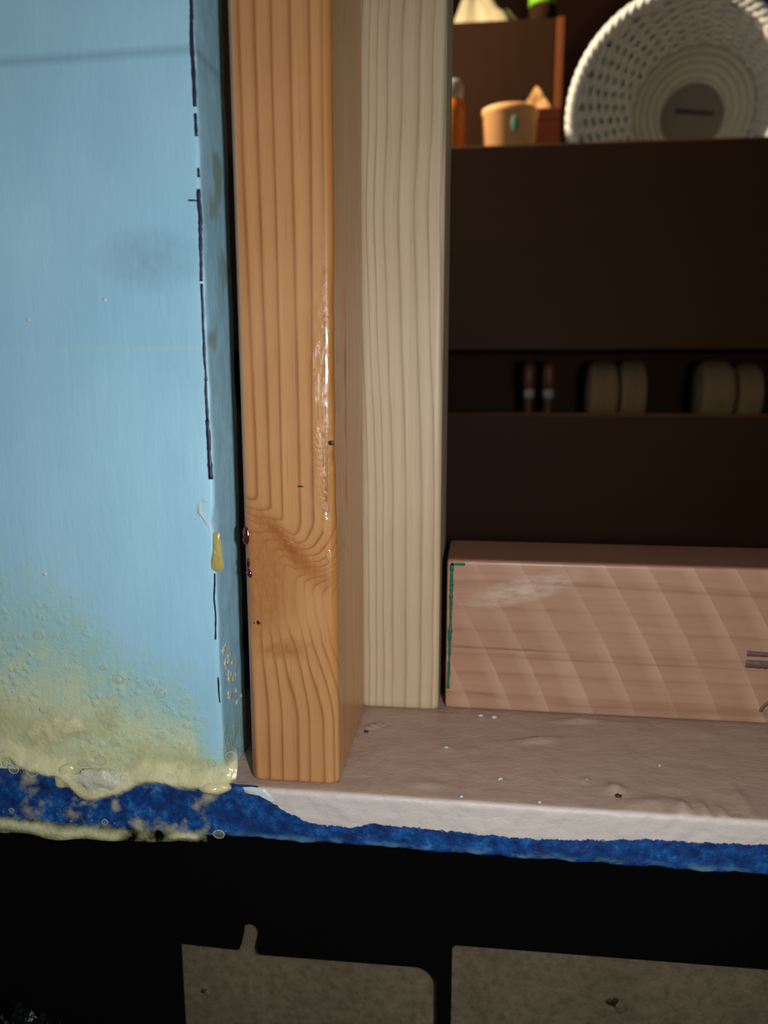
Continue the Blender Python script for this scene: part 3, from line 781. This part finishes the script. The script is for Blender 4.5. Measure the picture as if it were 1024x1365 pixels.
# things standing in the top bin
b = empty('orange_bottle', (-.0470, .76, .356), 'slim orange bottle with a grey cap next to the pale pine stud', 'bottle')
V, F = lathe([(.014, 0), (.0195, .003), (.0195, .162), (.018, .174), (.013, .181)], 36); mesh('body', V, F, M['orange'], b)
V, F = lathe([(.0155, .179), (.0165, .181), (.0165, .196), (.014, .202), (.006, .2035)], 36); mesh('cap', V, F, M['cap'], b)
b = empty('clay_pot', (.030, .765, .356), 'tan clay pot with a small teal mark beside the wicker basket', 'pot')
V, F = lathe([(.028, 0), (.031, .004), (.0360, .155), (.0378, .157), (.0378, .164), (.035, .166), (.033, .160), (.028, .02), (.01, .015)], 40); mesh('body', V, F, M['tan'], b)
o = blob('painted_mark', M['teal'], b, (.006, -.0362, .140), (.0045, .0012, .0105), 3, .2, 200, 16, 10); o['label'] = 'teal painted mark'
V, F = [], []
P = [(-.022, -.010, -.001), (.020, -.013, -.003), (.022, .016, 0), (-.018, .018, 0), (.001, .0, .034), (.006, .004, .030)]
bm = bmesh.new(); vv = [bm.verts.new(q) for q in P]; bmesh.ops.convex_hull(bm, input=vv); bmesh.ops.subdivide_edges(bm, edges=bm.edges, cuts=5, use_grid_fill=True)
for v in bm.verts: v.co += Vector((fn(*v.co, 90, 2), fn(*v.co, 90, 5), .6 * fn(*v.co, 90, 8))) * .0035
me = bpy.data.meshes.new('crumpled_paper'); bm.to_mesh(me); bm.free(); me.materials.append(M['kraft'])
o = bpy.data.objects.new('crumpled_paper', me); COL.objects.link(o); o.location = (.0685, .838, .5420)
tag(o, 'peaked piece of crumpled kraft paper on the red-brown carton', 'paper')
b = empty('carton', (.0750, .846, .356), 'small red-brown carton between the clay pot and the wicker basket', 'box')
V, F = box(-.027, .027, -.030, .030, 0, .1815, .002); mesh('body', V, F, M['redbox'], b, smooth=False)
V, F = box(-.0275, .0275, -.0305, .0305, .166, .1830, .002); mesh('lid', V, F, M['redbox'], b, smooth=False)

# wooden case farther back, with things on top
OC = (.03, 1.14, .330)
part_o = lambda name, x0, x1, y0, y1, z0, z1, m, parent: part(name, x0, x1, y0, y1, z0, z1, m, parent, .002, (.03, 1.14, FZ))
cs = empty('wooden_case', (.03, 1.14, FZ), 'brown wooden case standing against the back wall behind the storage shelf', 'cabinet')
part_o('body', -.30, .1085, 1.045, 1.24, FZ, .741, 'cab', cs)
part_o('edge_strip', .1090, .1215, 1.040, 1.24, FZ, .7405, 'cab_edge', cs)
V, F = [], []
n, m = 40, 16
for i in range(m + 1):
    f = i / m
    for j in range(n):
        a = 2 * math.pi * j / n
        r = (1 - f) * (1 + .16 * math.sin(5 * a + 1) + .08 * math.sin(11 * a))
        x, y = .066 * r * math.cos(a), .042 * r * math.sin(a)
        z = .066 * sst(0, 1, f) ** .7 + .010 * fbm(x, y, 0, 45, 3) * (0 if i == 0 else 1) * sst(0, .2, f)
        V.append((x - .020 * f, y, max(z, 0)))
for i in range(m):
    for j in range(n): F.append((i * n + j, i * n + (j + 1) % n, (i + 1) * n + (j + 1) % n, (i + 1) * n + j))
tag(mesh('crumpled_cloth', V, F, M['cream'], loc=(-.004, 1.10, .7415)), 'crumpled cream cloth heaped on the brown wooden case', 'cloth')
b = empty('lidded_jar', (.088, 1.085, .7415), 'brown jar with a lime green lid on the wooden case', 'jar')
V, F = lathe([(.018, 0), (.021, .002), (.022, .030), (.020, .034)], 30); mesh('body', V, F, M['cab'], b)
V, F = lathe([(.0215, .031), (.0225, .032), (.0225, .056), (.019, .060), (.004, .0605)], 30); mesh('lid', V, F, M['lime'], b)

# spools and small handles in the lower bin, just visible in the slot
def spool(x, y, wd, r, name='twine_spool', label='', mat='twine'):
    e = empty(name, (x, y, .113 + r), label, 'spool', 'twine spools in the slot of the storage shelf')
    prof = []
    for i in range(31):
        f = i / 30; prof.append((r * (.93 + .05 * math.sin(f * math.pi * 16)) * (1 - .25 * (2 * f - 1) ** 6), (f - .5) * wd))
    V, F = lathe(prof, 28); V = [(c, b_, a) for a, b_, c in V]; mesh('winding', V, F, M[mat], e)
    V, F = lathe([(.010, -wd * .54), (.012, -wd * .53), (.012, wd * .53), (.010, wd * .54)], 20); V = [(c, b_, a) for a, b_, c in V]; mesh('core', V, F, M['tag_paper'], e)
for x, wd, r in ((.161, .036, .0435), (.1985, .032, .0440), (.304, .040, .0440), (.344, .030, .0420)):
    spool(x, .735, wd, r, label='tan twine spool in the slot between the shelf front boards')
for x, z in ((.066, .198), (.092, .199)):
    e = empty('tool_handle', (x, .74, .113), 'small amber tool handle upright in the shelf slot', 'tool', 'tool handles in the shelf slot')
    V, F = lathe([(.005, 0), (.006, .01), (.0055, .045), (.009, .055), (.0095, z - .113 - .008), (.006, z - .113)], 20); mesh('grip', V, F, M['amber'], e)
    V, F = lathe([(.0065, .036), (.0075, .038), (.0075, .046), (.0065, .048)], 20); mesh('ferrule', V, F, M['cap'], e)
